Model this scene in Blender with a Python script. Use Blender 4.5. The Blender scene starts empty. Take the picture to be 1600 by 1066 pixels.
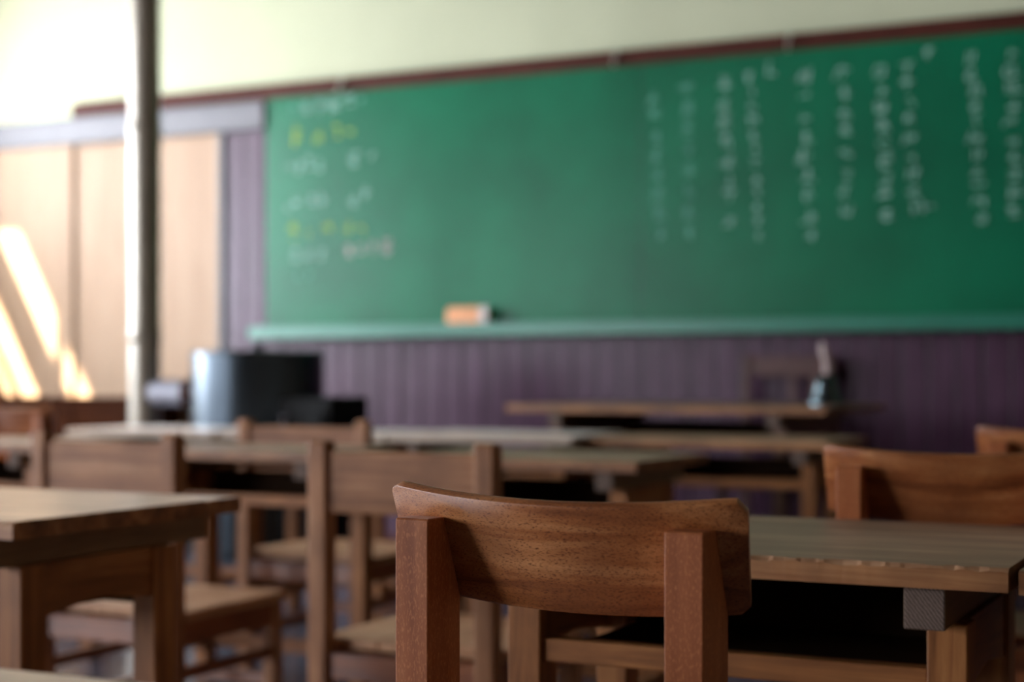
import bpy, bmesh, math, random
from mathutils import Vector, Matrix
random.seed(7)
PI = math.pi
sc = bpy.context.scene
col = sc.collection

# ------------------------------------------------------------------ camera
EYE = 0.85
cam_d = bpy.data.cameras.new('camera')
cam = bpy.data.objects.new('camera', cam_d)
col.objects.link(cam)
cam.location = (0, 0, EYE)
cam.rotation_euler = (PI / 2, 0, math.atan2(2500, 5090))
cam_d.sensor_width = 36
cam_d.lens = 56.25
cam_d.shift_y = 57 / 1600
cam_d.clip_start = 0.05
cam_d.dof.use_dof = True
cam_d.dof.focus_distance = 1.42
cam_d.dof.aperture_fstop = 3.5
sc.camera = cam

# ------------------------------------------------------------------ light, sky, exposure
sc.view_settings.view_transform = 'Standard'
sc.view_settings.look = 'None'
sc.view_settings.gamma = 1
sc.view_settings.exposure = 0.1
world = bpy.data.worlds.new('sky')
sc.world = world
world.use_nodes = True
wn = world.node_tree.nodes
wn['Background'].inputs[0].default_value = (0.50, 0.70, 1.0, 1)
wn['Background'].inputs[1].default_value = 1.0

sun_d = bpy.data.lights.new('sun', 'SUN')
sun_d.energy = 75
sun_d.angle = math.radians(0.9)
sun_d.color = (1.0, 0.93, 0.76)
sun = bpy.data.objects.new('sun', sun_d)
col.objects.link(sun)
sun.rotation_euler = Vector((1.0, 1.2, -1.76)).to_track_quat('-Z', 'Y').to_euler()

def area(name, loc, sx, sy, power, color, direction=(1, 0, 0)):
    d = bpy.data.lights.new(name, 'AREA')
    d.shape = 'RECTANGLE'
    d.size = sx
    d.size_y = sy
    d.energy = power
    d.color = color
    o = bpy.data.objects.new(name, d)
    col.objects.link(o)
    o.location = loc
    o.rotation_euler = Vector(direction).to_track_quat('-Z', 'Y').to_euler()
    return o

SKY = (0.90, 0.93, 1.0)
area('daylight', (-7.0, 4.75, 1.55), 2.7, 1.4, 480, (0.83, 0.91, 1.0))
area('daylight', (-7.0, 1.75, 1.55), 2.7, 1.4, 170, SKY)
area('daylight', (-7.0, -1.0, 1.55), 2.4, 1.4, 190, SKY)
area('daylight', (-7.0, -3.5, 1.55), 1.7, 1.4, 430, SKY)
area('daylight', (-7.0, 4.6, 2.72), 3.0, 0.5, 260, SKY)

# ------------------------------------------------------------------ materials
def new_mat(name):
    m = bpy.data.materials.new(name)
    m.use_nodes = True
    nt = m.node_tree
    b = nt.nodes['Principled BSDF']
    return m, nt, b

def N(nt, typ, **kw):
    n = nt.nodes.new(typ)
    for k, v in kw.items():
        setattr(n, k, v)
    return n

def ramp(nt, stops):
    r = nt.nodes.new('ShaderNodeValToRGB')
    e = r.color_ramp.elements
    while len(e) < len(stops):
        e.new(0.5)
    for i, (p, c) in enumerate(stops):
        e[i].position = p
        e[i].color = (*c, 1)
    return r

def wood(name, dark, mid, light, axis='X', rough=0.45, scale=1.0, flecks=0.0, bump=0.15, stain=0.35, spec=0.4, stain_col=None):
    m, nt, b = new_mat(name)
    L = nt.links
    tc = N(nt, 'ShaderNodeTexCoord')
    oi = N(nt, 'ShaderNodeObjectInfo')
    mul = N(nt, 'ShaderNodeVectorMath', operation='SCALE')
    comb = N(nt, 'ShaderNodeCombineXYZ')
    for i in range(3):
        L.new(oi.outputs['Random'], comb.inputs[i])
    L.new(comb.outputs[0], mul.inputs[0])
    mul.inputs['Scale'].default_value = 13.0
    add = N(nt, 'ShaderNodeVectorMath', operation='ADD')
    L.new(tc.outputs['Object'], add.inputs[0])
    L.new(mul.outputs[0], add.inputs[1])
    mp = N(nt, 'ShaderNodeMapping')
    s = {'X': (1.6, 22, 22), 'Y': (22, 1.6, 22), 'Z': (22, 22, 1.6)}[axis]
    mp.inputs['Scale'].default_value = tuple(v * scale for v in s)
    L.new(add.outputs[0], mp.inputs[0])
    n1 = N(nt, 'ShaderNodeTexNoise')
    n1.inputs['Scale'].default_value = 1.6
    n1.inputs['Detail'].default_value = 7
    n1.inputs['Roughness'].default_value = 0.65
    n1.inputs['Distortion'].default_value = 0.6
    L.new(mp.outputs[0], n1.inputs['Vector'])
    r = ramp(nt, [(0.28, dark), (0.5, mid), (0.74, light)])
    L.new(n1.outputs['Fac'], r.inputs[0])
    # broad wear
    n2 = N(nt, 'ShaderNodeTexNoise')
    n2.inputs['Scale'].default_value = 9.0
    n2.inputs['Detail'].default_value = 4
    L.new(add.outputs[0], n2.inputs['Vector'])
    r2 = ramp(nt, [(0.38, (0, 0, 0)), (0.68, (1, 1, 1))])
    L.new(n2.outputs['Fac'], r2.inputs[0])
    mx = N(nt, 'ShaderNodeMix', data_type='RGBA')
    sca = N(nt, 'ShaderNodeMath', operation='MULTIPLY')
    sca.inputs[1].default_value = stain
    L.new(r2.outputs[0], sca.inputs[0])
    L.new(sca.outputs[0], mx.inputs['Factor'])
    L.new(r.outputs[0], mx.inputs['A'])
    mx.inputs['B'].default_value = (*(stain_col or dark), 1)
    out = mx.outputs['Result']
    hgt = n1.outputs['Fac']
    if flecks:
        mp2 = N(nt, 'ShaderNodeMapping')
        s2 = {'X': (300, 1150, 1150), 'Y': (800, 210, 800), 'Z': (620, 620, 240)}[axis]
        mp2.inputs['Rotation'].default_value = (0, math.radians(14), 0)
        mp2.inputs['Scale'].default_value = s2
        L.new(add.outputs[0], mp2.inputs[0])
        n3 = N(nt, 'ShaderNodeTexNoise')
        n3.inputs['Scale'].default_value = 1.0
        n3.inputs['Detail'].default_value = 2
        L.new(mp2.outputs[0], n3.inputs['Vector'])
        r3 = ramp(nt, [(0.54, (0, 0, 0)), (0.66, (1, 1, 1))])
        L.new(n3.outputs['Fac'], r3.inputs[0])
        mx2 = N(nt, 'ShaderNodeMix', data_type='RGBA')
        sc2 = N(nt, 'ShaderNodeMath', operation='MULTIPLY')
        sc2.inputs[1].default_value = abs(flecks)
        L.new(r3.outputs[0], sc2.inputs[0])
        L.new(sc2.outputs[0], mx2.inputs['Factor'])
        L.new(out, mx2.inputs['A'])
        mx2.inputs['B'].default_value = (*(light if flecks > 0 else dark), 1)
        if flecks > 0:
            mx2.inputs['B'].default_value = tuple(min(1, c * 1.7) for c in light) + (1,)
        out = mx2.outputs['Result']
    L.new(out, b.inputs['Base Color'])
    b.inputs['Roughness'].default_value = rough
    b.inputs['Specular IOR Level'].default_value = spec
    bp = N(nt, 'ShaderNodeBump')
    bp.inputs['Strength'].default_value = bump
    bp.inputs['Distance'].default_value = 0.002
    L.new(hgt, bp.inputs['Height'])
    L.new(bp.outputs[0], b.inputs['Normal'])
    return m

def plain(name, c, rough=0.6, metal=0.0, var=0.12, scale=6.0, spec=0.5, bump=0.05):
    m, nt, b = new_mat(name)
    L = nt.links
    tc = N(nt, 'ShaderNodeTexCoord')
    n = N(nt, 'ShaderNodeTexNoise')
    n.inputs['Scale'].default_value = scale
    n.inputs['Detail'].default_value = 5
    L.new(tc.outputs['Object'], n.inputs['Vector'])
    lo = tuple(max(0, v * (1 - var)) for v in c)
    hi = tuple(min(1, v * (1 + var)) for v in c)
    r = ramp(nt, [(0.35, lo), (0.65, hi)])
    L.new(n.outputs['Fac'], r.inputs[0])
    L.new(r.outputs[0], b.inputs['Base Color'])
    b.inputs['Roughness'].default_value = rough
    b.inputs['Metallic'].default_value = metal
    b.inputs['Specular IOR Level'].default_value = spec
    bp = N(nt, 'ShaderNodeBump')
    bp.inputs['Strength'].default_value = bump
    bp.inputs['Distance'].default_value = 0.003
    L.new(n.outputs['Fac'], bp.inputs['Height'])
    L.new(bp.outputs[0], b.inputs['Normal'])
    return m

M = {}
# varnished beech of the curved-back chairs
CH = ((0.08, 0.018, 0.005), (0.20, 0.056, 0.015), (0.32, 0.11, 0.034))
for ax in 'XYZ':
    M['chair' + ax] = wood('chair_wood_' + ax, *CH, axis=ax, rough=0.36, flecks=0.0, stain=0.45, spec=0.5)
M['post'] = wood('chair_post_wood', (0.20, 0.055, 0.018), (0.32, 0.098, 0.033), (0.42, 0.155, 0.06), axis='Z', rough=0.42, flecks=0.3, stain=0.3, spec=0.25)
M['back'] = wood('bent_back_wood', (0.09, 0.020, 0.006), (0.34, 0.115, 0.034), (0.58, 0.26, 0.10), axis='X', rough=0.31, flecks=-0.85, stain=0.6, spec=0.5)
def end_grain():
    m, nt, b = new_mat('end_grain_wood')
    L = nt.links
    tc = N(nt, 'ShaderNodeTexCoord')
    mp = N(nt, 'ShaderNodeMapping')
    mp.inputs['Rotation'].default_value = (0, math.radians(38), 0)
    L.new(tc.outputs['Object'], mp.inputs[0])
    wv = N(nt, 'ShaderNodeTexWave')
    wv.bands_direction = 'X'
    wv.inputs['Scale'].default_value = 95
    wv.inputs['Distortion'].default_value = 3.0
    wv.inputs['Detail'].default_value = 3
    wv.inputs['Detail Scale'].default_value = 2
    L.new(mp.outputs[0], wv.inputs['Vector'])
    r = ramp(nt, [(0.2, (0.075, 0.050, 0.038)), (0.8, (0.165, 0.115, 0.090))])
    L.new(wv.outputs['Fac'], r.inputs[0])
    L.new(r.outputs[0], b.inputs['Base Color'])
    b.inputs['Roughness'].default_value = 0.7
    b.inputs['Specular IOR Level'].default_value = 0.2
    return m
M['end_grain'] = end_grain()
# worn old plank chairs
PL = ((0.12, 0.044, 0.017), (0.34, 0.150, 0.066), (0.54, 0.29, 0.15))
for ax in 'XYZ':
    M['plank' + ax] = wood('plank_chair_wood_' + ax, *PL, axis=ax, rough=0.5, stain=0.5, spec=0.25)
M['seat'] = wood('worn_seat_wood', (0.26, 0.11, 0.045), (0.48, 0.25, 0.125), (0.64, 0.39, 0.22), axis='Y', rough=0.42, stain=0.35)
# desks
DT = ((0.10, 0.050, 0.024), (0.29, 0.175, 0.100), (0.48, 0.325, 0.20))
M['desk_top'] = wood('desk_top_wood', *DT, axis='X', rough=0.42, stain=0.55, bump=0.35, spec=0.3, stain_col=(0.19, 0.12, 0.07))
M['desk_topY'] = wood('desk_rail_wood', (0.08, 0.042, 0.016), (0.17, 0.095, 0.040), (0.28, 0.165, 0.075), axis='Y', rough=0.55)
M['desk_edge'] = wood('worn_desk_edge_wood', (0.07, 0.022, 0.006), (0.28, 0.112, 0.036), (0.50, 0.24, 0.095), axis='X', rough=0.5, stain=0.6)
M['raw_edge'] = wood('splintered_raw_edge_wood', (0.16, 0.07, 0.03), (0.42, 0.22, 0.11), (0.62, 0.38, 0.22), axis='X', rough=0.6, stain=0.7, scale=2.2)
M['inside_shade'] = wood('desk_inside_painted_shade', (0.012, 0.006, 0.003), (0.024, 0.012, 0.006), (0.040, 0.020, 0.010), axis='X', rough=0.8, spec=0.05)  # shade of the desk recess put into a near-black colour
M['pale_edge'] = wood('pale_desk_edge_wood', (0.26, 0.19, 0.14), (0.42, 0.33, 0.25), (0.55, 0.46, 0.37), axis='X', rough=0.5, stain=0.3)
for ax in 'XYZ':
    M['desk' + ax] = wood('desk_frame_wood_' + ax, (0.09, 0.028, 0.007), (0.26, 0.098, 0.028), (0.44, 0.19, 0.062), axis=ax, rough=0.5, stain=0.4, spec=0.25)
M['sheen_top'] = wood('desk_top_painted_sheen', (0.28, 0.16, 0.09), (0.54, 0.37, 0.245), (0.74, 0.56, 0.40), axis='X', rough=0.30, stain=0.4, stain_col=(0.22, 0.15, 0.10))  # grazing sheen painted in as a lighter top colour
M['pale_sheen_top'] = wood('pale_desk_top_painted_sheen', (0.52, 0.44, 0.39), (0.72, 0.64, 0.58), (0.84, 0.77, 0.71), axis='X', rough=0.32, stain=0.3)  # reflection of the bright wall painted into the pale top colour
M['teacher'] = wood('teacher_desk_wood', (0.05, 0.022, 0.012), (0.13, 0.06, 0.035), (0.25, 0.13, 0.08), axis='X', rough=0.5)
M['red_chair'] = wood('reddish_chair_wood', (0.03, 0.008, 0.006), (0.06, 0.016, 0.012), (0.10, 0.03, 0.022), axis='Z', rough=0.45)
# room
M['plaster'] = plain('cream_plaster', (0.45, 0.46, 0.31), rough=0.85, var=0.04, scale=2.0)
M['dim_plaster'] = plain('brownish_wall_paint', (0.16, 0.12, 0.075), rough=0.8, var=0.05, scale=2.0)
M['white_plaster'] = plain('white_plaster', (0.62, 0.60, 0.52), rough=0.9, var=0.04)
M['dark_wood'] = wood('dark_wall_wood', (0.03, 0.016, 0.009), (0.05, 0.028, 0.016), (0.075, 0.045, 0.028), axis='Z', rough=0.6)
M['trim_red'] = wood('dark_red_trim', (0.034, 0.007, 0.004), (0.062, 0.014, 0.008), (0.095, 0.025, 0.016), axis='X', rough=0.55, spec=0.12)
M['grey_rail'] = plain('grey_painted_rail', (0.088, 0.080, 0.088), rough=0.5, var=0.06)
M['boards'] = wood('purple_grey_wall_boards', (0.034, 0.012, 0.024), (0.056, 0.023, 0.043), (0.088, 0.042, 0.072), axis='Z', rough=0.34, stain=0.3, bump=0.3, scale=0.6, spec=0.24)
M['door'] = wood('pale_door_panel', (0.25, 0.142, 0.078), (0.30, 0.185, 0.108), (0.35, 0.23, 0.145), axis='Z', rough=0.6, stain=0.15, scale=0.7)
M['cabinet'] = wood('brown_cabinet_wood', (0.014, 0.0035, 0.001), (0.026, 0.0065, 0.0018), (0.040, 0.011, 0.0033), axis='X', rough=0.6, spec=0.02)
M['floor'] = wood('polished_floor_boards', (0.045, 0.045, 0.058), (0.085, 0.086, 0.112), (0.13, 0.132, 0.17), axis='X', rough=0.17, stain=0.4, spec=0.8)  # bluish base colour carries the reflected skylight
M['board'] = plain('chalkboard_green', (0.0002, 0.100, 0.044), rough=0.34, var=0.16, scale=2.2, spec=0.19, bump=0.0)
M['tray'] = plain('tray_green_paint', (0.008, 0.13, 0.08), rough=0.34, var=0.05, spec=0.5)
M['chalk_white'] = plain('white_chalk', (0.27, 0.43, 0.36), rough=0.95, var=0.2, scale=60)
M['chalk_faint'] = plain('faint_white_chalk', (0.10, 0.30, 0.21), rough=0.95, var=0.2, scale=60)
M['chalk_yellow'] = plain('yellow_chalk', (0.34, 0.44, 0.05), rough=0.95, var=0.2, scale=60)
M['chalk_pink'] = plain('pink_chalk', (0.46, 0.38, 0.36), rough=0.95, var=0.2, scale=60)
M['steel'] = plain('galvanised_steel', (0.19, 0.185, 0.22), rough=0.45, metal=0.2, var=0.1, scale=9)
M['pipe_paint'] = plain('silver_pipe_paint', (0.25, 0.215, 0.17), rough=0.34, metal=0.3, var=0.08, scale=9, spec=0.5)
M['iron'] = plain('black_stove_iron', (0.006, 0.007, 0.007), rough=0.30, metal=0.0, var=0.3, scale=14, spec=0.8)
M['iron'].node_tree.nodes['Principled BSDF'].inputs['Specular Tint'].default_value = (0.62, 0.80, 1.0, 1)  # blue of the sky highlight put into the specular tint
M['soot'] = plain('sooty_black_iron', (0.006, 0.006, 0.006), rough=0.6, var=0.3, spec=0.1)
M['bell'] = plain('dark_bronze', (0.10, 0.135, 0.15), rough=0.26, metal=1.0, var=0.15)
M['bell_handle'] = plain('turned_handle_wood', (0.42, 0.31, 0.29), rough=0.4, var=0.1)
M['hook'] = plain('pale_metal_hook', (0.30, 0.28, 0.23), rough=0.4, metal=0.4)
M['felt'] = plain('white_eraser_felt', (0.55, 0.48, 0.44), rough=0.95, scale=40)
M['eraser'] = plain('orange_eraser_cover', (0.62, 0.27, 0.12), rough=0.7, scale=30)
M['frame'] = wood('window_frame_wood', (0.20, 0.13, 0.08), (0.28, 0.19, 0.12), (0.35, 0.25, 0.17), axis='Y', rough=0.6)

# ------------------------------------------------------------------ mesh helpers
class MB:
    def __init__(self):
        self.bm = bmesh.new()
    def box(self, x0, x1, y0, y1, z0, z1, cuts=0, jit=0.0):
        bm = self.bm
        n = cuts + 1
        rows = []
        for i in range(n + 1):
            x = x0 + (x1 - x0) * i / n
            q = []
            for (y, z, top) in ((y0, z0, 0), (y1, z0, 0), (y1, z1, 1), (y0, z1, 1)):
                jx = random.uniform(-jit, jit) * 0.4 if i in (0, n) else 0
                jy = random.uniform(-jit, jit) * (1 if top else 0.4)
                jz = random.uniform(-jit, 0.1 * jit) * top
                q.append(bm.verts.new((x + jx, y + jy, z + jz)))
            rows.append(q)
        for i in range(n):
            a, b = rows[i], rows[i + 1]
            for k in range(4):
                k2 = (k + 1) % 4
                bm.faces.new((a[k], a[k2], b[k2], b[k]))
        bm.faces.new(rows[0][::-1])
        bm.faces.new(rows[-1])
        return self
    def plank(self, x0, x1, y0, y1, z0, z1, wear, n=60):
        '''a board along x whose upper front and back edges are worn unevenly'''
        bm = self.bm
        rows = []
        wf = wb = 0.0
        for i in range(n + 1):
            x = x0 + (x1 - x0) * i / n
            wf = 0.55 * wf + random.uniform(0, 0.45) * wear
            wb = 0.55 * wb + random.uniform(0, 0.45) * wear
            c = random.uniform(0, .12) * wear
            e = .006
            pr = [(y0 + c * .3, z0), (y1, z0), (y1 - wb * .3, z1 - .0012 - wb), (y1 - e, z1), (y0 + e + wf, z1), (y0 + .0015 + wf, z1 - wf * .45), (y0 + c * .3, z1 - .0015 - wf)]
            jx = random.uniform(-wear, wear) * .5 if i in (0, n) else 0
            rows.append([bm.verts.new((x + jx, y, z)) for y, z in pr])
        m = len(rows[0])
        for a, b in zip(rows[:-1], rows[1:]):
            for k in range(m):
                k2 = (k + 1) % m
                bm.faces.new((a[k], a[k2], b[k2], b[k]))
        bm.faces.new(rows[0][::-1])
        bm.faces.new(rows[-1])
        return self
    def prism(self, pts, axis, a, b):
        """closed polygon pts (2D) extruded along axis ('x','y','z') from a to b"""
        def P(p, t):
            return {'x': (t, p[0], p[1]), 'y': (p[0], t, p[1]), 'z': (p[0], p[1], t)}[axis]
        A = [self.bm.verts.new(P(p, a)) for p in pts]
        B = [self.bm.verts.new(P(p, b)) for p in pts]
        n = len(pts)
        self.bm.faces.new(A[::-1])
        self.bm.faces.new(B)
        for i in range(n):
            j = (i + 1) % n
            self.bm.faces.new((A[i], A[j], B[j], B[i]))
        return self
    def lathe(self, prof, seg=32, centre=(0, 0, 0)):
        rings = []
        for r, z in prof:
            rings.append([self.bm.verts.new((centre[0] + r * math.cos(2 * PI * k / seg), centre[1] + r * math.sin(2 * PI * k / seg), centre[2] + z)) for k in range(seg)])
        for a, b in zip(rings[:-1], rings[1:]):
            for k in range(seg):
                k2 = (k + 1) % seg
                self.bm.faces.new((a[k], a[k2], b[k2], b[k]))
        self.bm.faces.new(rings[0][::-1])
        self.bm.faces.new(rings[-1])
        return self
    def tube(self, pts, r, seg=12):
        pts = [Vector(p) for p in pts]
        rr = r if isinstance(r, (list, tuple)) else [r] * len(pts)
        rings = []
        ref = Vector((0.13, 0.21, 1)).normalized()
        for i, p in enumerate(pts):
            t = (pts[min(i + 1, len(pts) - 1)] - pts[max(i - 1, 0)]).normalized()
            s = t.cross(ref)
            if s.length < 0.05:
                s = t.cross(Vector((1, 0, 0)))
            s.normalize()
            u = t.cross(s)
            rings.append([self.bm.verts.new(p + rr[i] * (math.cos(2 * PI * k / seg) * s + math.sin(2 * PI * k / seg) * u)) for k in range(seg)])
        for a, b in zip(rings[:-1], rings[1:]):
            for k in range(seg):
                k2 = (k + 1) % seg
                self.bm.faces.new((a[k], a[k2], b[k2], b[k]))
        self.bm.faces.new(rings[0][::-1])
        self.bm.faces.new(rings[-1])
        return self
    def build(self, name, mat, parent=None, bevel=0.0, smooth=False, seg=2):
        bmesh.ops.recalc_face_normals(self.bm, faces=self.bm.faces)
        me = bpy.data.meshes.new(name)
        self.bm.to_mesh(me)
        self.bm.free()
        if smooth:
            for p in me.polygons:
                p.use_smooth = True
        me.materials.append(mat)
        o = bpy.data.objects.new(name, me)
        col.objects.link(o)
        if parent:
            o.parent = parent
        if bevel:
            md = o.modifiers.new('bevel', 'BEVEL')
            md.width = bevel
            md.segments = seg
            md.limit_method = 'ANGLE'
            md.angle_limit = math.radians(35)
            md.harden_normals = False
        if smooth:
            md = o.modifiers.new('edges', 'EDGE_SPLIT')
            md.split_angle = math.radians(40)
        return o

def tag(o, label=None, cat=None, group=None, kind=None):
    if label: o['label'] = label
    if cat: o['category'] = cat
    if group: o['group'] = group
    if kind: o['kind'] = kind
    return o

def empty(name, loc, rz, label, cat, group=None):
    o = bpy.data.objects.new(name, None)
    o.empty_display_size = 0.1
    col.objects.link(o)
    o.location = loc
    o.rotation_euler = (0, 0, rz)
    return tag(o, label, cat, group)

def struct(name, mb, mat, label, cat, **kw):
    return tag(mb.build(name, mat, **kw), label, cat, kind='structure')

# ------------------------------------------------------------------ the room
XL, XR, YF, YB, ZC = -6.8, 2.4, 6.63, -6.6, 3.2
struct('floor', MB().box(XL - .2, XR + .2, YB - .2, YF + .2, -0.1, 0), M['floor'], 'dark polished wooden classroom floor', 'floor')
struct('ceiling', MB().box(XL - .2, XR + .2, YB - .2, YF + .2, ZC, ZC + .1), M['dark_wood'], 'dark wooden ceiling above the room', 'ceiling')
struct('wall_front', MB().box(XL - .2, XR + .2, YF, YF + .15, 0, ZC), M['plaster'], 'pale yellow-green plaster wall above the chalkboard', 'wall')
struct('wall_back', MB().box(XL - .2, XR + .2, YB - .15, YB, 0, ZC), M['dark_wood'], 'dark wooden wall behind the viewer', 'wall')
struct('wall_right', MB().box(XR, XR + .15, YB, YF, 0, ZC), M['dim_plaster'], 'plain brownish wall on the right of the room', 'wall')
# left wall with its window openings
w = MB()
w.box(XL - .12, XL, YB, YF, 0, 0.80)
w.box(XL - .12, XL, YB, YF, 2.25, 2.43)
w.box(XL - .12, XL, YB, YF, 2.95, ZC)
w.box(XL - .12, XL, 6.12, YF, 0.80, 2.25)
w.box(XL - .12, XL, 5.3, 6.12, 0.80, 1.66)  # solid panel added to keep low sun off the cabinet front
w.box(XL - .12, XL, 6.10, YF, 2.43, 2.95)
for y in (3.15, 0.25):
    w.box(XL - .12, XL, y, y + 0.12, 0.80, 2.25)
    w.box(XL - .12, XL, y, y + 0.12, 2.43, 2.95)
w.box(XL - .12, XL, YB, -4.5, 0.80, 2.95)
w.box(XL - .12, XL, -2.55, -2.3, 0.80, 2.95)
struct('wall_left', w, M['white_plaster'], 'white window wall on the left of the room', 'wall')
for n, (y0, y1) in enumerate(((3.27, 6.12), (0.37, 3.15), (-2.3, 0.25), (-4.5, -2.55))):
    f = MB()
    xs = (XL - .07, XL - .03)
    f.box(*xs, y0, y1, 0.80, 0.84); f.box(*xs, y0, y1, 2.235, 2.25)
    f.box(*xs, y0, y1, 1.86, 1.905); f.box(*xs, y0, y1, 1.33, 1.36)
    k = 5
    for i in range(k + 1):
        yy = y0 + (y1 - y0) * i / k
        f.box(*xs, max(y0, yy - .02), min(y1, yy + .02), 0.84, 2.235)
    struct('window_%d' % (n + 1), f, M['frame'], 'wooden window frame in the left wall', 'window')
f = MB()
xs = (XL - .07, XL - .03)
f.box(*xs, 3.27, 6.10, 2.43, 2.44)
f.box(*xs, 3.27, 6.10, 2.815, 2.84)
f.box(*xs, 5.445, 5.48, 2.44, 2.95)
f.box(*xs, 3.27, 5.445, 2.76, 2.95)  # added board closing the upper panes to limit the sun band
f.box(*xs, 4.58, 5.13, 2.44, 2.76); f.box(*xs, 3.9, 3.94, 2.44, 2.76)  # wide board added to stop sun reaching the cabinet front
f.prism([(6.05, 2.44), (6.10, 2.44), (6.10, 2.95), (5.69, 2.95)], 'x', XL - .09, XL - .07)  # unseen corner board, added and angled to trim the sun patch
struct('window_5', f, M['frame'], 'wooden transom frame with added sun-blocking boards', 'window')

# front wall joinery
struct('trim_1', MB().box(-5.84, XR, YF - .045, YF, 2.232, 2.304), M['trim_red'], 'dark red-brown wooden trim above the chalkboard', 'trim', bevel=.006)
struct('trim_2', MB().box(XL, -4.592, YF - .07, YF, 2.086, 2.222), M['grey_rail'], 'grey painted lintel over the pale sliding doors', 'trim', bevel=.006)
b = MB()
x = -4.855
while x < XR:
    wd = random.uniform(0.105, 0.12)
    z1 = 2.086 if x < -4.60 else 1.06
    b.box(x + .0025, min(x + wd, XR) - .0025, YF - .028 - random.uniform(0, .003), YF, 0, z1)
    x += wd
struct('trim_3', b, M['boards'], 'purple-grey vertical wainscot boards under the chalkboard', 'wainscot', bevel=.003)
struct('trim_4', MB().box(-4.885, -4.857, YF - .05, YF, 0, 2.086), M['grey_rail'], 'narrow dark grey jamb beside the pale sliding doors', 'trim')
struct('baseboard_front', MB().box(-4.857, XR, YF - .045, YF - .031, 0, .10), M['trim_red'], 'dark skirting at the foot of the front wall', 'baseboard')
d1 = empty('door_1', (-5.36, YF - .013, 0), 0, 'pale wooden sliding door behind the stovepipe', 'door'); d1['kind'] = 'structure'
MB().box(-.475, .475, -.010, .012, 0.0, 2.086).build('door_panel', M['door'], d1, bevel=.003)
q = MB(); q.box(.445, .475, -.014, -.0105, 0, 2.086)
q.build('door_stile', M['door'], d1, bevel=.002)
d2 = empty('door_2', (-6.31, YF - .033, 0), 0, 'pale wooden sliding door in the sunlit left corner', 'door'); d2['kind'] = 'structure'
MB().box(-.48, .48, -.012, .012, 0.0, 2.086).build('door_panel', M['door'], d2, bevel=.003)

# ------------------------------------------------------------------ chalkboard
bx0, bx1, by = -4.59, 0.35, YF - .05
cb = empty('chalkboard', (-2.1, by, 1.04), 0, 'long green chalkboard with chalk writing on the front wall', 'chalkboard')
o0 = Vector((-2.1, by, 1.04))
seam = -2.60
MB().box(bx0 + 2.1, seam + 2.1 - .0015, 0, .03, 0.045, 1.19).build('board_panel', M['board'], cb, bevel=.002)
MB().box(seam + 2.1 + .0015, bx1 + 2.1, 0, .03, 0.045, 1.19).build('board_panel', M['board'], cb, bevel=.002)
t = MB()
t.box(bx0 + 2.06, bx1 + 2.1, -.080, .03, 0, .045)
t.build('chalk_tray', M['tray'], cb, bevel=.004)
MB().box(bx0 + 2.06, bx1 + 2.1, -.095, -.0805, 0, .060).build('tray_lip', M['tray'], cb, bevel=.004)

def glyph(mb, cx, cz, w_, h_, dens, wd):
    """a handwritten character: short chalk strokes lying on the board"""
    n = dens
    for k in range(n):
        if random.random() < 0.5:
            x0 = cx + random.uniform(-.5, -.1) * w_; x1 = cx + random.uniform(.1, .5) * w_
            z0 = cz + random.uniform(-.45, .45) * h_; z1 = z0 + random.uniform(-.1, .15) * h_
        else:
            x0 = cx + random.uniform(-.4, .4) * w_; x1 = x0 + random.uniform(-.35, .2) * w_
            z0 = cz + random.uniform(.05, .5) * h_; z1 = cz + random.uniform(-.5, -.05) * h_
        a = Vector((x0, 0, z0)); e = Vector((x1, 0, z1))
        d = (e - a)
        if d.length < 1e-4: continue
        nrm = Vector((-d.z, 0, d.x)).normalized() * wd * random.uniform(.4, .7)
        mid = (a + e) / 2 + nrm * random.uniform(-1.5, 1.5)
        prev = None
        for p in (a, mid, e):
            v = (mb.bm.verts.new((p.x + nrm.x, -.0012, p.z + nrm.z)), mb.bm.verts.new((p.x - nrm.x, -.0012, p.z - nrm.z)))
            if prev: mb.bm.faces.new((prev[0], prev[1], v[1], v[0]))
            prev = v

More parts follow.
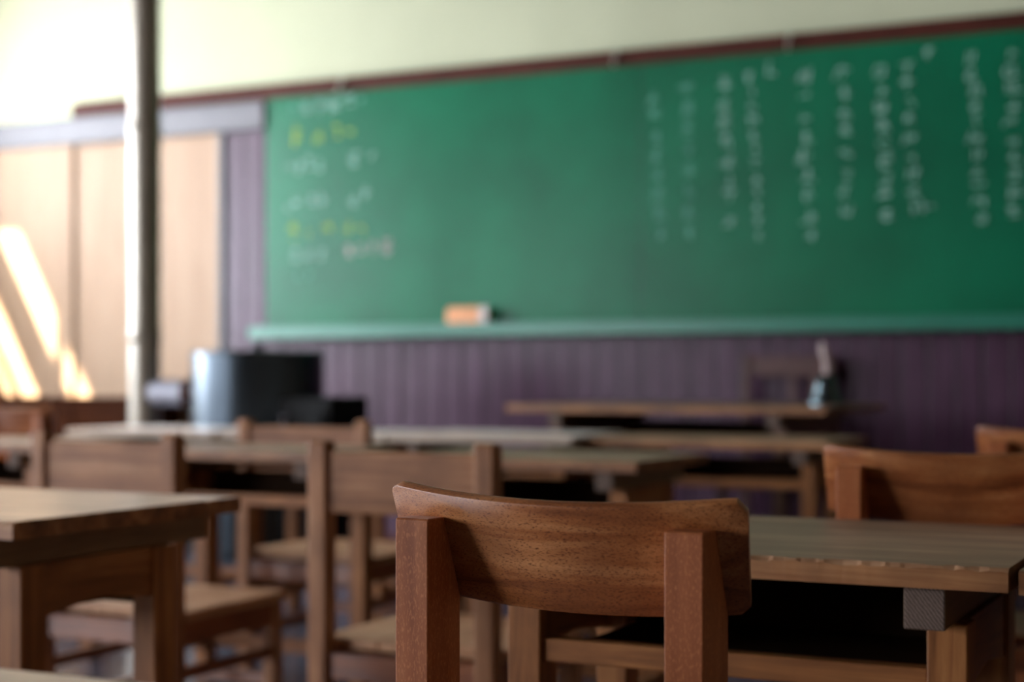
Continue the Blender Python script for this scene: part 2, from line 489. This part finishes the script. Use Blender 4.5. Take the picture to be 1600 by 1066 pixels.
WR = [
    ('chalk_white', [(-4.355, 2.165, 0.068, 0.081, 7, 0.0055), (-4.273, 2.168, 0.075, 0.093, 8, 0.0055), (-4.189, 2.174, 0.067, 0.093, 8, 0.0055), (-4.109, 2.177, 0.074, 0.068, 4, 0.0055)]),
    ('chalk_faint', [(-4.437, 2.165, 0.062, 0.063, 4, 0.0055), (-4.033, 2.184, 0.06, 0.043, 4, 0.0055)]),
    ('chalk_yellow', [(-4.403, 2.03, 0.075, 0.119, 9, 0.0055), (-4.288, 2.026, 0.061, 0.087, 6, 0.0055), (-4.171, 2.04, 0.061, 0.062, 5, 0.0055), (-4.098, 2.038, 0.047, 0.043, 3, 0.0055), (-4.433, 1.567, 0.062, 0.088, 8, 0.0055), (-4.329, 1.556, 0.054, 0.05, 4, 0.0055), (-4.229, 1.565, 0.061, 0.068, 5, 0.0055), (-4.116, 1.57, 0.06, 0.062, 4, 0.0055), (-4.037, 1.557, 0.04, 0.037, 3, 0.0055)]),
    ('chalk_white', [(-4.452, 1.879, 0.048, 0.044, 4, 0.0055), (-4.392, 1.888, 0.055, 0.075, 6, 0.0055), (-4.325, 1.894, 0.054, 0.081, 6, 0.0055), (-4.273, 1.885, 0.047, 0.069, 5, 0.0055), (-4.076, 1.898, 0.074, 0.105, 7, 0.0055), (-3.976, 1.898, 0.053, 0.067, 4, 0.0055), (-4.46, 1.694, 0.048, 0.044, 3, 0.0055), (-4.4, 1.713, 0.061, 0.075, 6, 0.0055), (-4.325, 1.722, 0.061, 0.088, 7, 0.0055), (-4.255, 1.715, 0.061, 0.081, 6, 0.0055), (-4.087, 1.722, 0.047, 0.099, 5, 0.0055), (-4.008, 1.722, 0.073, 0.098, 7, 0.0055)]),
    ('chalk_white', [(-4.411, 1.45, 0.055, 0.069, 7, 0.0055), (-4.336, 1.454, 0.061, 0.075, 8, 0.0055), (-4.262, 1.445, 0.061, 0.062, 6, 0.0055)]),
    ('chalk_pink', [(-4.109, 1.458, 0.06, 0.062, 8, 0.0055), (-4.044, 1.465, 0.053, 0.055, 6, 0.0055), (-3.972, 1.475, 0.06, 0.08, 7, 0.0055), (-3.894, 1.475, 0.066, 0.085, 8, 0.0055)]),
    ('chalk_faint', [(-4.396, 1.355, 0.048, 0.063, 5, 0.0055), (-4.332, 1.353, 0.048, 0.056, 5, 0.0055)]),
    ('chalk_faint', [(-2.537, 2.073, 0.052, 0.07, 8, 0.0055), (-2.533, 1.989, 0.062, 0.072, 5, 0.0055), (-2.528, 1.905, 0.046, 0.076, 7, 0.0055), (-2.523, 1.821, 0.052, 0.079, 8, 0.0055), (-2.518, 1.737, 0.069, 0.068, 10, 0.0055), (-2.513, 1.653, 0.05, 0.072, 11, 0.0055), (-2.508, 1.57, 0.06, 0.074, 10, 0.0055), (-2.503, 1.486, 0.047, 0.074, 9, 0.0055), (-2.382, 2.112, 0.059, 0.064, 12, 0.0055), (-2.381, 2.022, 0.064, 0.08, 13, 0.0055), (-2.38, 1.931, 0.071, 0.084, 9, 0.0055), (-2.379, 1.841, 0.074, 0.073, 13, 0.0055), (-2.377, 1.751, 0.076, 0.065, 7, 0.0055), (-2.376, 1.66, 0.056, 0.085, 9, 0.0055), (-2.375, 1.57, 0.069, 0.07, 10, 0.0055), (-2.374, 1.479, 0.061, 0.071, 10, 0.0055)]),
    ('chalk_white', [(-2.218, 2.116, 0.073, 0.077, 6, 0.0055), (-2.214, 2.032, 0.084, 0.076, 8, 0.0055), (-2.21, 1.948, 0.076, 0.062, 7, 0.0055), (-2.207, 1.865, 0.085, 0.077, 6, 0.0055), (-2.203, 1.781, 0.077, 0.063, 7, 0.0055), (-2.2, 1.697, 0.072, 0.064, 3, 0.0055), (-2.196, 1.613, 0.081, 0.079, 4, 0.0055), (-2.192, 1.53, 0.08, 0.067, 4, 0.0055), (-2.098, 2.131, 0.045, 0.055, 5, 0.0055), (-2.094, 2.069, 0.039, 0.052, 2, 0.0055), (-2.091, 2.007, 0.054, 0.048, 5, 0.0055), (-2.088, 1.946, 0.06, 0.051, 5, 0.0055), (-2.084, 1.884, 0.045, 0.044, 4, 0.0055), (-2.081, 1.822, 0.039, 0.046, 3, 0.0055), (-2.078, 1.761, 0.052, 0.045, 2, 0.0055), (-2.075, 1.699, 0.057, 0.048, 5, 0.0055), (-2.071, 1.638, 0.058, 0.049, 3, 0.0055), (-2.068, 1.576, 0.05, 0.053, 4, 0.0055), (-2.065, 1.515, 0.05, 0.052, 5, 0.0055), (-2.061, 1.453, 0.049, 0.05, 4, 0.0055), (-2.006, 2.167, 0.047, 0.071, 4, 0.0055)]),
    ('chalk_white', [(-1.86, 2.118, 0.065, 0.065, 8, 0.0055), (-1.857, 2.034, 0.075, 0.071, 3, 0.0055), (-1.854, 1.949, 0.071, 0.071, 3, 0.0055), (-1.851, 1.865, 0.078, 0.072, 3, 0.0055), (-1.848, 1.78, 0.078, 0.069, 6, 0.0055), (-1.845, 1.696, 0.069, 0.074, 7, 0.0055), (-1.842, 1.611, 0.058, 0.06, 6, 0.0055), (-1.839, 1.527, 0.09, 0.064, 5, 0.0055), (-1.836, 1.443, 0.077, 0.066, 5, 0.0055), (-1.695, 2.113, 0.072, 0.065, 5, 0.0055), (-1.692, 2.032, 0.072, 0.065, 6, 0.0055), (-1.69, 1.95, 0.062, 0.069, 5, 0.0055), (-1.688, 1.868, 0.072, 0.062, 6, 0.0055), (-1.685, 1.787, 0.069, 0.061, 4, 0.0055), (-1.683, 1.705, 0.086, 0.059, 4, 0.0055), (-1.681, 1.623, 0.073, 0.074, 4, 0.0055), (-1.678, 1.542, 0.092, 0.06, 4, 0.0055)]),
    ('chalk_white', [(-1.545, 2.109, 0.078, 0.069, 4, 0.0055), (-1.541, 2.034, 0.063, 0.054, 5, 0.0055), (-1.538, 1.96, 0.062, 0.067, 6, 0.0055), (-1.534, 1.885, 0.062, 0.057, 6, 0.0055), (-1.531, 1.811, 0.077, 0.067, 4, 0.0055), (-1.527, 1.736, 0.06, 0.057, 6, 0.0055), (-1.524, 1.662, 0.065, 0.058, 4, 0.0055), (-1.52, 1.587, 0.07, 0.06, 6, 0.0055), (-1.517, 1.513, 0.061, 0.052, 6, 0.0055), (-1.437, 2.11, 0.078, 0.067, 4, 0.0055), (-1.432, 2.039, 0.08, 0.065, 3, 0.0055), (-1.427, 1.968, 0.074, 0.064, 5, 0.0055), (-1.422, 1.898, 0.067, 0.054, 4, 0.0055), (-1.417, 1.827, 0.058, 0.05, 5, 0.0055), (-1.413, 1.757, 0.06, 0.063, 3, 0.0055), (-1.408, 1.686, 0.079, 0.061, 6, 0.0055), (-1.403, 1.616, 0.079, 0.065, 5, 0.0055), (-1.395, 1.541, 0.074, 0.078, 7, 0.0055), (-1.349, 1.547, 0.062, 0.021, 2, 0.0055), (-1.349, 2.176, 0.051, 0.068, 4, 0.0055)]),
    ('chalk_white', [(-1.174, 2.134, 0.051, 0.057, 3, 0.0055), (-1.171, 2.069, 0.059, 0.055, 5, 0.0055), (-1.167, 2.005, 0.063, 0.06, 5, 0.0055), (-1.163, 1.941, 0.061, 0.049, 6, 0.0055), (-1.16, 1.877, 0.065, 0.057, 4, 0.0055), (-1.156, 1.812, 0.056, 0.053, 6, 0.0055), (-1.153, 1.748, 0.055, 0.057, 6, 0.0055), (-1.149, 1.684, 0.074, 0.058, 3, 0.0055), (-1.145, 1.62, 0.069, 0.058, 3, 0.0055), (-1.142, 1.556, 0.058, 0.049, 5, 0.0055), (-1.138, 1.492, 0.063, 0.052, 6, 0.0055), (-1.021, 2.138, 0.058, 0.049, 4, 0.0055), (-1.02, 2.068, 0.062, 0.05, 8, 0.0055), (-1.018, 1.999, 0.088, 0.05, 6, 0.0055), (-1.016, 1.93, 0.069, 0.054, 5, 0.0055), (-1.014, 1.86, 0.081, 0.059, 5, 0.0055), (-1.013, 1.791, 0.065, 0.054, 4, 0.0055), (-1.011, 1.722, 0.077, 0.061, 5, 0.0055), (-1.009, 1.653, 0.061, 0.051, 5, 0.0055), (-1.008, 1.584, 0.079, 0.062, 5, 0.0055), (-1.006, 1.514, 0.086, 0.059, 5, 0.0055)]),
]
def write(items, mat):
    """one part per written line: rows on the left, columns on the right"""
    lines = []
    for it in items:
        left = it[0] < -3.4
        for ln in lines:
            o = ln[-1]
            if (o[0] < -3.4) == left and (abs(o[1] - it[1]) < .06 if left else abs(o[0] - it[0]) < .05):
                ln.append(it)
                break
        else:
            lines.append([it])
    for ln in lines:
        mb = MB()
        for (cx, cz, w_, h_, dens, wd) in ln:
            glyph(mb, cx + 2.1, cz - 1.04, w_ * random.uniform(.7, 1.05), h_, max(2, round(dens * random.uniform(.55, 1.1))), wd)
        mb.build('chalk_writing', M[mat], cb)
for mat, items in WR:
    write(items, mat)

# hooks on the trim
for (x, z, lab) in ((-4.15, 2.262, 'small pale hook on the dark trim above the left chalk notes'),
                    (-2.72, 2.262, 'small pale hook on the dark trim above the chalkboard centre'),
                    (-1.93, 2.262, 'small pale hook on the dark trim above the right chalk columns')):
    h = MB()
    h.tube([(0, 0, .035), (0, -.012, .028), (0, -.022, .0), (.004, -.028, -.03), (.008, -.036, -.045), (.010, -.048, -.035), (.010, -.052, -.015)], .0065, 8)
    h.box(-.012, .012, -.004, 0, .01, .05)
    o = h.build('wall_hook', M['hook'], smooth=True)
    o.location = (x, YF - .0455, z)
    o.scale = (.75, 1, .8)
    tag(o, lab, 'hook', 'hooks on the chalkboard trim')

# eraser in the tray
er = empty('chalkboard_eraser', (-3.425, by - .042, 1.0860), -.06, 'orange chalkboard eraser resting in the green tray', 'eraser')
pts = []
for k in range(9):
    a = PI * k / 8
    pts.append((-.006 + .024 * math.cos(a), .060 + .030 * math.sin(a)))
pts = [(.018, .0)] + pts + [(-.030, .0)]
MB().prism(pts, 'x', -.115, .06).build('cover', M['eraser'], er, bevel=.006)
MB().prism([(p[0] * 1.02, p[1] * 1.01) for p in pts], 'x', .0605, .105).build('felt_end', M['felt'], er, bevel=.005)

# ------------------------------------------------------------------ desks
def desk(name, xr, y0, width, depth, ztop, label, group=None, top='desk_top', seam_at=0.42, ov=0.053, setback=0.07, rz=0.0, cat='desk', frame='desk', inner=True):
    """origin at the front right corner on the floor; body runs to -x and +y"""
    t = empty(name, (xr, y0, 0), rz, label, cat, group)
    th = 0.024
    mb = MB()
    mb.plank(-width, 0, 0, seam_at - .0015, ztop - th, ztop, .0045, n=130)
    mb.plank(-width - .003, -.002, seam_at + .0015, depth, ztop - th, ztop - .0005, .0016)
    tt = mb.build('tabletop', M[top], t)
    tt.data.materials.append(M['pale_edge'] if top == 'pale_sheen_top' else M['desk_edge'])
    tt.data.materials.append(M['raw_edge'])
    for p in tt.data.polygons:
        if abs(p.normal.z) < 0.5:
            p.material_index = 1
        elif 0.5 < p.normal.z < 0.985:
            p.material_index = 2
    zb = ztop - th
    zr = zb - .0445
    lw, ld = .042, .048
    # cross rails under the top, end grain to the front
    for s in (0, 1):
        xa = -ov - .012 if s == 0 else -width + ov + .012 + .042
        cr = MB().box(xa - .042, xa, .015, depth - .004, zr, zb).build('cross_rail', M['desk_topY'], t, bevel=.002)
        cr.data.materials.append(M['end_grain'])
        for p in cr.data.polygons:
            if abs(p.normal.y) > .9:
                p.material_index = 1
    for s in (0, 1):
        xa = -ov if s == 0 else -width + ov + lw
        for yy in (setback, depth - .10 - ld):
            MB().box(xa - lw, xa, yy, yy + ld, 0, zr).build('leg', M[frame + 'Z'] if frame == 'desk' else M[frame], t, bevel=.002)
        # side apron
        pa = xa - .006 if s == 0 else xa - lw + .018
        MB().prism([(setback + ld, zr), (depth - .10 - ld, zr), (depth - .10 - ld, zr - .075), (depth - .20 - ld, zr - .062), (setback + ld + .10, zr - .062), (setback + ld, zr - .075)], 'x', pa - .014, pa).build('side_apron', M[frame + 'Y'] if frame == 'desk' else M[frame], t)
        # foot stretcher
        MB().box(pa - .026, pa, setback + ld, depth - .10 - ld, .10, .135).build('side_stretcher', M[frame + 'Y'] if frame == 'desk' else M[frame], t)
    xi0, xi1 = -width + ov + lw, -ov - lw
    fm = M[frame + 'X'] if frame == 'desk' else M[frame]
    MB().box(xi0, xi1, setback + .006, setback + .03, ztop - .145, ztop - .118, ).build('front_rail', fm, t, bevel=.002)
    MB().box(xi0 + .015, xi1 - .015, setback + .03, depth - .115, ztop - .145, ztop - .133).build('book_shelf', M['inside_shade'], t)
    MB().box(xi0, xi1, depth - .115, depth - .10, ztop - .16, zr - .0005).build('back_panel', M['inside_shade'], t)
    MB().box(xi0, xi1, depth - .135, depth - .11, .10, .135).build('foot_rail', fm, t)
    return t

ZT = .662
G1 = None
desk('student_desk', -.254, 1.625, .637, .485, ZT, 'worn wooden desk right behind the curved-back chair in sharp focus')
desk('student_desk', .399, 1.63, .645, .485, ZT - .002, 'desk cut off by the right picture edge, beside the worn desk')
desk('student_desk', -1.4975, 1.58, .645, .50, ZT, 'wooden desk with pale sheen-painted top in left foreground with dark side rails', seam_at=.415, top='sheen_top')
desk('student_desk', -.50, .30, .645, .49, ZT, 'desk at the bottom left corner of the photo, only its far edge showing', top='sheen_top')
desk('student_desk', -2.17, 3.37, .66, .41, ZT, 'wooden desk between the two plank-back chairs, black shelf opening below', seam_at=.31)
desk('student_desk', -3.20, 3.45, .66, .45, ZT, 'dark desk at far left edge behind the left plank-back chair')
desk('student_desk', -1.32, 3.318, .66, .48, ZT, 'grey-green topped desk just behind the front chair, lower of the stacked tabletops')
desk('student_desk', -1.23, 4.58, .765, .48, ZT, 'long orange-edged desk directly in front of the teacher desk')
desk('student_desk', -2.006, 4.50, .66, .48, ZT + .006, 'desk with whitish sheen-painted top, left of the long orange-edged desk', top='pale_sheen_top')
desk('student_desk', -2.71, 4.55, .66, .48, ZT, 'desk with pale sheen-painted top in front of the black stove, behind the small plank-back chair', top='pale_sheen_top')
desk('student_desk', -3.40, 4.55, .66, .48, ZT, 'desk with pale sheen-painted top in front of the stovepipe, seen above left plank-back chair', top='pale_sheen_top')
desk('teacher_desk', -1.378, 5.12, 1.16, .85, .753, 'wide brown teacher desk carrying the hand bell below the chalkboard', top='teacher', frame='teacher', seam_at=.5, ov=.15, setback=.05)

# ------------------------------------------------------------------ curved-back chairs
def curved_chair(loc, rz, label, group, k=1.0):
    """origin on the floor at the outer rear corner of the left post; +y is the way the sitter faces"""
    t = empty('curved_back_chair', loc, rz, label, 'chair', group)
    sep, w_, top = .2496, .0326, .73
    wide = sep + w_
    for i, x in enumerate((0, sep)):
        pr = [(0, 0), (.050, 0), (.054, .30), (.054, .660), (.0275, top - .0015), (.026, top), (.0015, top), (0, top - .0015)]
        MB().prism(pr, 'x', x, x + w_).build('back_post', M['post'], t, bevel=.0012)
        MB().box(x + .001, x + w_ - .001, .345, .378, 0, .345).build('front_leg', M['post'], t, bevel=.002)
        MB().box(x + .008, x + w_ - .008, .053, .346, .30, .344).build('seat_rail', M['chairY'], t, bevel=.002)
        MB().box(x + .009, x + w_ - .009, .051, .346, .12, .145).build('stretcher', M['chairY'], t, bevel=.002)
    MB().box(w_ - .004, sep + .004, .352, .372, .30, .344).build('front_apron', M['chairX'], t, bevel=.002)
    MB().box(w_ - .004, sep + .004, .012, .034, .30, .344).build('rear_apron', M['chairX'], t, bevel=.002)
    # seat, dished
    s = bmesh.new()
    mb = MB(); s.free()
    nx, ny = 14, 14
    gx = lambda i: -.012 + (wide + .024) * i / nx
    gy = lambda j: .056 + .335 * j / ny
    V = {}
    for side in (0, 1):
        for i in range(nx + 1):
            for j in range(ny + 1):
                a = (i / nx - .5) * 2; c = (j / ny - .5) * 2
                dip = -.008 * max(0, 1 - a * a) * max(0, 1 - c * c)
                V[side, i, j] = mb.bm.verts.new((gx(i), gy(j), (.362 + dip) if side else .345))
    for i in range(nx):
        for j in range(ny):
            for side in (0, 1):
                mb.bm.faces.new((V[side, i, j], V[side, i + 1, j], V[side, i + 1, j + 1], V[side, i, j + 1]))
    for i in range(nx):
        for j in (0, ny):
            mb.bm.faces.new((V[0, i, j], V[0, i + 1, j], V[1, i + 1, j], V[1, i, j]))
    for j in range(ny):
        for i in (0, nx):
            mb.bm.faces.new((V[0, i, j], V[0, i, j + 1], V[1, i, j + 1], V[1, i, j]))
    mb.build('seat', M['chairX'], t, bevel=.004)
    # bent backrest: an arc leaning back, convex to the rear
    xc, yb, zb, R, tl, tr, h, ph, thk = .1527, .0424, .6521, .5495, -.3337, .2764, .1003, .3695, .0125
    mb = MB()
    n = 44
    rc = .012
    prev = None
    prof0 = []
    def ring(tt, ha, hb):
        q = []
        m = 5
        r_o, r_i = R, R - thk
        ro = .0035
        loop = [(r_o - ro, ha), (r_o - .3 * ro, ha + .3 * ro), (r_o, ha + ro)]
        loop += [(r_o, ha + (hb - ha) * f) for f in (.25, .5, .75)]
        loop += [(r_o, hb - ro), (r_o - .3 * ro, hb - .3 * ro), (r_o - ro, hb)]
        loop += [(r_i + ro, hb), (r_i + .3 * ro, hb - .3 * ro), (r_i, hb - ro)]
        loop += [(r_i, ha + ro), (r_i + .3 * ro, ha + .3 * ro), (r_i + ro, ha)]
        for r, hh in loop:
            g = (tt - tl) / (tr - tl)
            tv = tt + g ** 6 * (-.0075 + .0185 * hh / h)
            x = xc + r * math.sin(tv); d = R - r * math.cos(tv)
            q.append(mb.bm.verts.new((x, yb + d * math.cos(ph) - hh * math.sin(ph), zb + d * math.sin(ph) + hh * math.cos(ph))))
        return q
    rings = []
    for i in range(n + 1):
        tt = tl + (tr - tl) * i / n
        e0 = (tt - tl) * R; e1 = (tr - tt) * R
        e = min(e0, e1)
        cut = 0
        rad = .011 if e1 < e0 else .004
        if e < rad:
            cut = rad - math.sqrt(max(0, rad * rad - (rad - e) ** 2))
        rings.append(ring(tt, cut * .6, h - cut))
    # finer rings near the ends for rounded corners
    for a, b2 in zip(rings[:-1], rings[1:]):
        for k2 in range(len(a)):
            k3 = (k2 + 1) % len(a)
            mb.bm.faces.new((a[k2], a[k3], b2[k3], b2[k2]))
    mb.bm.faces.new(rings[0][::-1]); mb.bm.faces.new(rings[-1])
    mb.build('backrest', M['back'], t, smooth=True)
    t.scale = (k, k, k) if k != 1.0 else (1, 1, 1)
    return t

curved_chair((-.6935, 1.1853, 0), -.0473, 'curved-back brown wooden chair in sharp focus at front centre', 'curved-back wooden chairs')
curved_chair((-.560, 2.135, 0), .03, 'curved-back brown chair behind the worn desk on the right', 'curved-back wooden chairs')
curved_chair((-.52, 3.08, 0), .02, 'curved-back light brown chair at right picture edge, farthest on the right', 'curved-back wooden chairs')
curved_chair((-4.060, 4.085, 0), .10, 'curved-back chair at far left edge in front of the brown cabinet', 'curved-back wooden chairs')

# ------------------------------------------------------------------ plank-back chairs
def plank_chair(loc, rz, width, label, pw=.036, h=.73, sd=.42):
    """origin on the floor at the outer rear corner of the left post"""
    t = empty('plank_back_chair', loc, rz, label, 'chair', 'plank-back wooden chairs')
    pd = .042
    for x in (0, width - pw):
        MB().prism([(0, 0), (pd, 0), (pd, h - .012), (pd - .012, h), (.004, h), (0, h - .008)], 'x', x, x + pw).build('back_post', M['plankZ'], t, bevel=.004)
        MB().box(x + .002, x + pw - .002, sd - .05, sd - .012, 0, .328).build('front_leg', M['plankZ'], t, bevel=.003)
        MB().box(x + .006, x + pw - .008, pd - .002, sd - .048, .275, .327).build('seat_rail', M['chairY'], t, bevel=.002)
        MB().box(x + .008, x + pw - .010, pd - .002, sd - .048, .10, .13).build('stretcher', M['chairY'], t, bevel=.002)
        MB().box(x + .008, x + pw - .010, pd - .002, sd - .048, .20, .225).build('stretcher', M['chairY'], t, bevel=.002)
    MB().box(pw - .004, width - pw + .004, .010, .030, h - .020 - .118, h - .020, ).build('backrest', M['plankX'], t, bevel=.003)
    MB().box(pw - .004, width - pw + .004, .012, .032, .275, .325).build('rear_apron', M['chairX'], t, bevel=.002)
    MB().box(pw - .004, width - pw + .004, sd - .045, sd - .025, .275, .327).build('front_apron', M['chairX'], t, bevel=.002)
    MB().box(pw - .004, width - pw + .004, sd - .040, sd - .020, .13, .16).build('front_stretcher', M['chairX'], t, bevel=.002)
    s = MB()
    k = 3
    for i in range(k):
        xa = -.004 + (width + .008) * i / k
        xb = -.004 + (width + .008) * (i + 1) / k
        s.box(xa + .0006, xb - .0006, pd + .001, sd, .328, .350)
    s.build('seat', M['seat'], t, bevel=.004)
    return t

plank_chair((-2.527, 2.719, 0), 0, 0.396, 'plank-back wooden chair behind the pale desk at left')
plank_chair((-1.701, 2.574, 0), 0, 0.398, 'plank-back wooden chair just left of the sharp curved-back chair', pw=.040)
plank_chair((-2.750, 3.796, 0), 0, 0.435, 'plank-back chair farthest back, only its top showing before the black stove', pw=.036)

# ------------------------------------------------------------------ stove and pipe
st = empty('wood_stove', (-3.778, 5.36, 0), 0, 'black cylindrical wood stove standing below the left end of the chalkboard', 'stove')
MB().lathe([(.255, .12), (.266, .13), (.266, .93), (.270, .932), (.270, .948), (.262, .955), (.05, .962)], 64).build('body', M['iron'], st, smooth=True)
MB().box(.20, .45, -.16, .12, .16, .775).build('fire_box', M['soot'], st, bevel=.01)
fd = MB().box(.24, .42, -.175, -.161, .50, .72).build('fire_door', M['soot'], st, bevel=.004)
h = MB(); h.tube([(.262, -.1755, .56), (.262, -.20, .57), (.262, -.205, .63), (.262, -.20, .69), (.262, -.1755, .70)], .012, 10)
h.build('door_handle', M['steel'], fd, smooth=True)
for (x, y) in ((-.17, -.17), (.17, -.17), (-.17, .17), (.17, .17)):
    MB().box(x - .02, x + .02, y - .02, y + .02, 0, .125).build('leg', M['iron'], st, bevel=.003)
MB().lathe([(.02, .962), (.024, .975), (.012, .99), (.004, .992)], 16).build('lid_knob', M['iron'], st, smooth=True)

sp = empty('stovepipe', (-4.353, 5.36, 0), 0, 'tall silver metal stovepipe rising left of the black stove', 'stovepipe')
MB().lathe([(.0645, 0.02), (.0645, ZC)], 48).build('upright_pipe', M['pipe_paint'], sp, smooth=True)
for z in (1.02, 1.89, 2.85):
    MB().lathe([(.0650, z - .03), (.0685, z - .022), (.0685, z - .006), (.072, z), (.0685, z + .006), (.0685, z + .022), (.0650, z + .03)], 48).build('joint_ring', M['pipe_paint'], sp, smooth=True)
MB().lathe([(.10, 0), (.10, .02), (.066, .03)], 32).build('floor_plate', M['iron'], sp, smooth=True)
el = MB(); el.tube([(.055, 0, .785), (.12, 0, .785), (.16, 0, .785), (.225, 0, .785)], [.056, .056, .056, .056], 32)
el.build('branch_pipe', M['steel'], sp, smooth=True)
el = MB(); el.tube([(.225, 0, .785), (.265, 0, .785), (.3065, 0, .785)], [.061, .061, .058], 32)
el.build('branch_collar', M['cabinet'], sp, smooth=True)

# ------------------------------------------------------------------ cabinet, bell, reddish chair
cbt = empty('low_cabinet', (-5.94, 6.25, 0), 0, 'low reddish-brown cabinet under the pale sliding doors at left', 'cabinet')
MB().box(-.83, .83, .01, .33, .04, .725).build('body', M['cabinet'], cbt, bevel=.003)
MB().box(-.845, .845, 0, .335, .725, .75).build('top', M['cabinet'], cbt, bevel=.004)
for x in (-.82, -.405, .01, .425):
    dd = MB().box(x + .003, x + .39, .002, .0098, .08, .70).build('door', M['cabinet'], cbt, bevel=.003)
MB().box(-.80, .80, .04, .30, 0, .04).build('plinth', M['cabinet'], cbt)

bl = empty('hand_bell', (-1.505, 5.60, .7535), .3, 'metal hand bell with pale handle standing on the teacher desk', 'bell')
MB().lathe([(.062, 0), (.0625, .006), (.055, .018), (.046, .04), (.040, .065), (.034, .088), (.022, .103), (.008, .110)], 40).build('bell_body', M['bell'], bl, smooth=True)
h = MB(); h.tube([(0, 0, .108), (.003, 0, .125), (.002, 0, .145), (-.004, 0, .17), (-.010, 0, .195), (-.012, 0, .212), (-.012, 0, .219)], [.010, .013, .0125, .011, .0135, .012, .005], 16)
h.build('handle', M['bell_handle'], bl, smooth=True)

rc = empty('slat_back_chair', (-2.10, 6.22, 0), 0, 'dark reddish slat-back chair behind the teacher desk against the wall', 'chair')
for x in (0, .36):
    MB().box(x - .018, x + .018, .30, .335, 0, .945).build('back_post', M['red_chair'], rc, bevel=.004)
    MB().box(x - .018, x + .018, -.02, .015, 0, .40).build('front_leg', M['red_chair'], rc, bevel=.003)
MB().box(-.012, .372, .307, .328, .855, .94).build('top_rail', M['red_chair'], rc, bevel=.004)
for x in (.20, .29):
    MB().box(x - .016, x + .016, .311, .325, .42, .856).build('slat', M['red_chair'], rc, bevel=.002)
MB().box(-.02, .38, -.03, .305, .40, .43).build('seat', M['red_chair'], rc, bevel=.006)
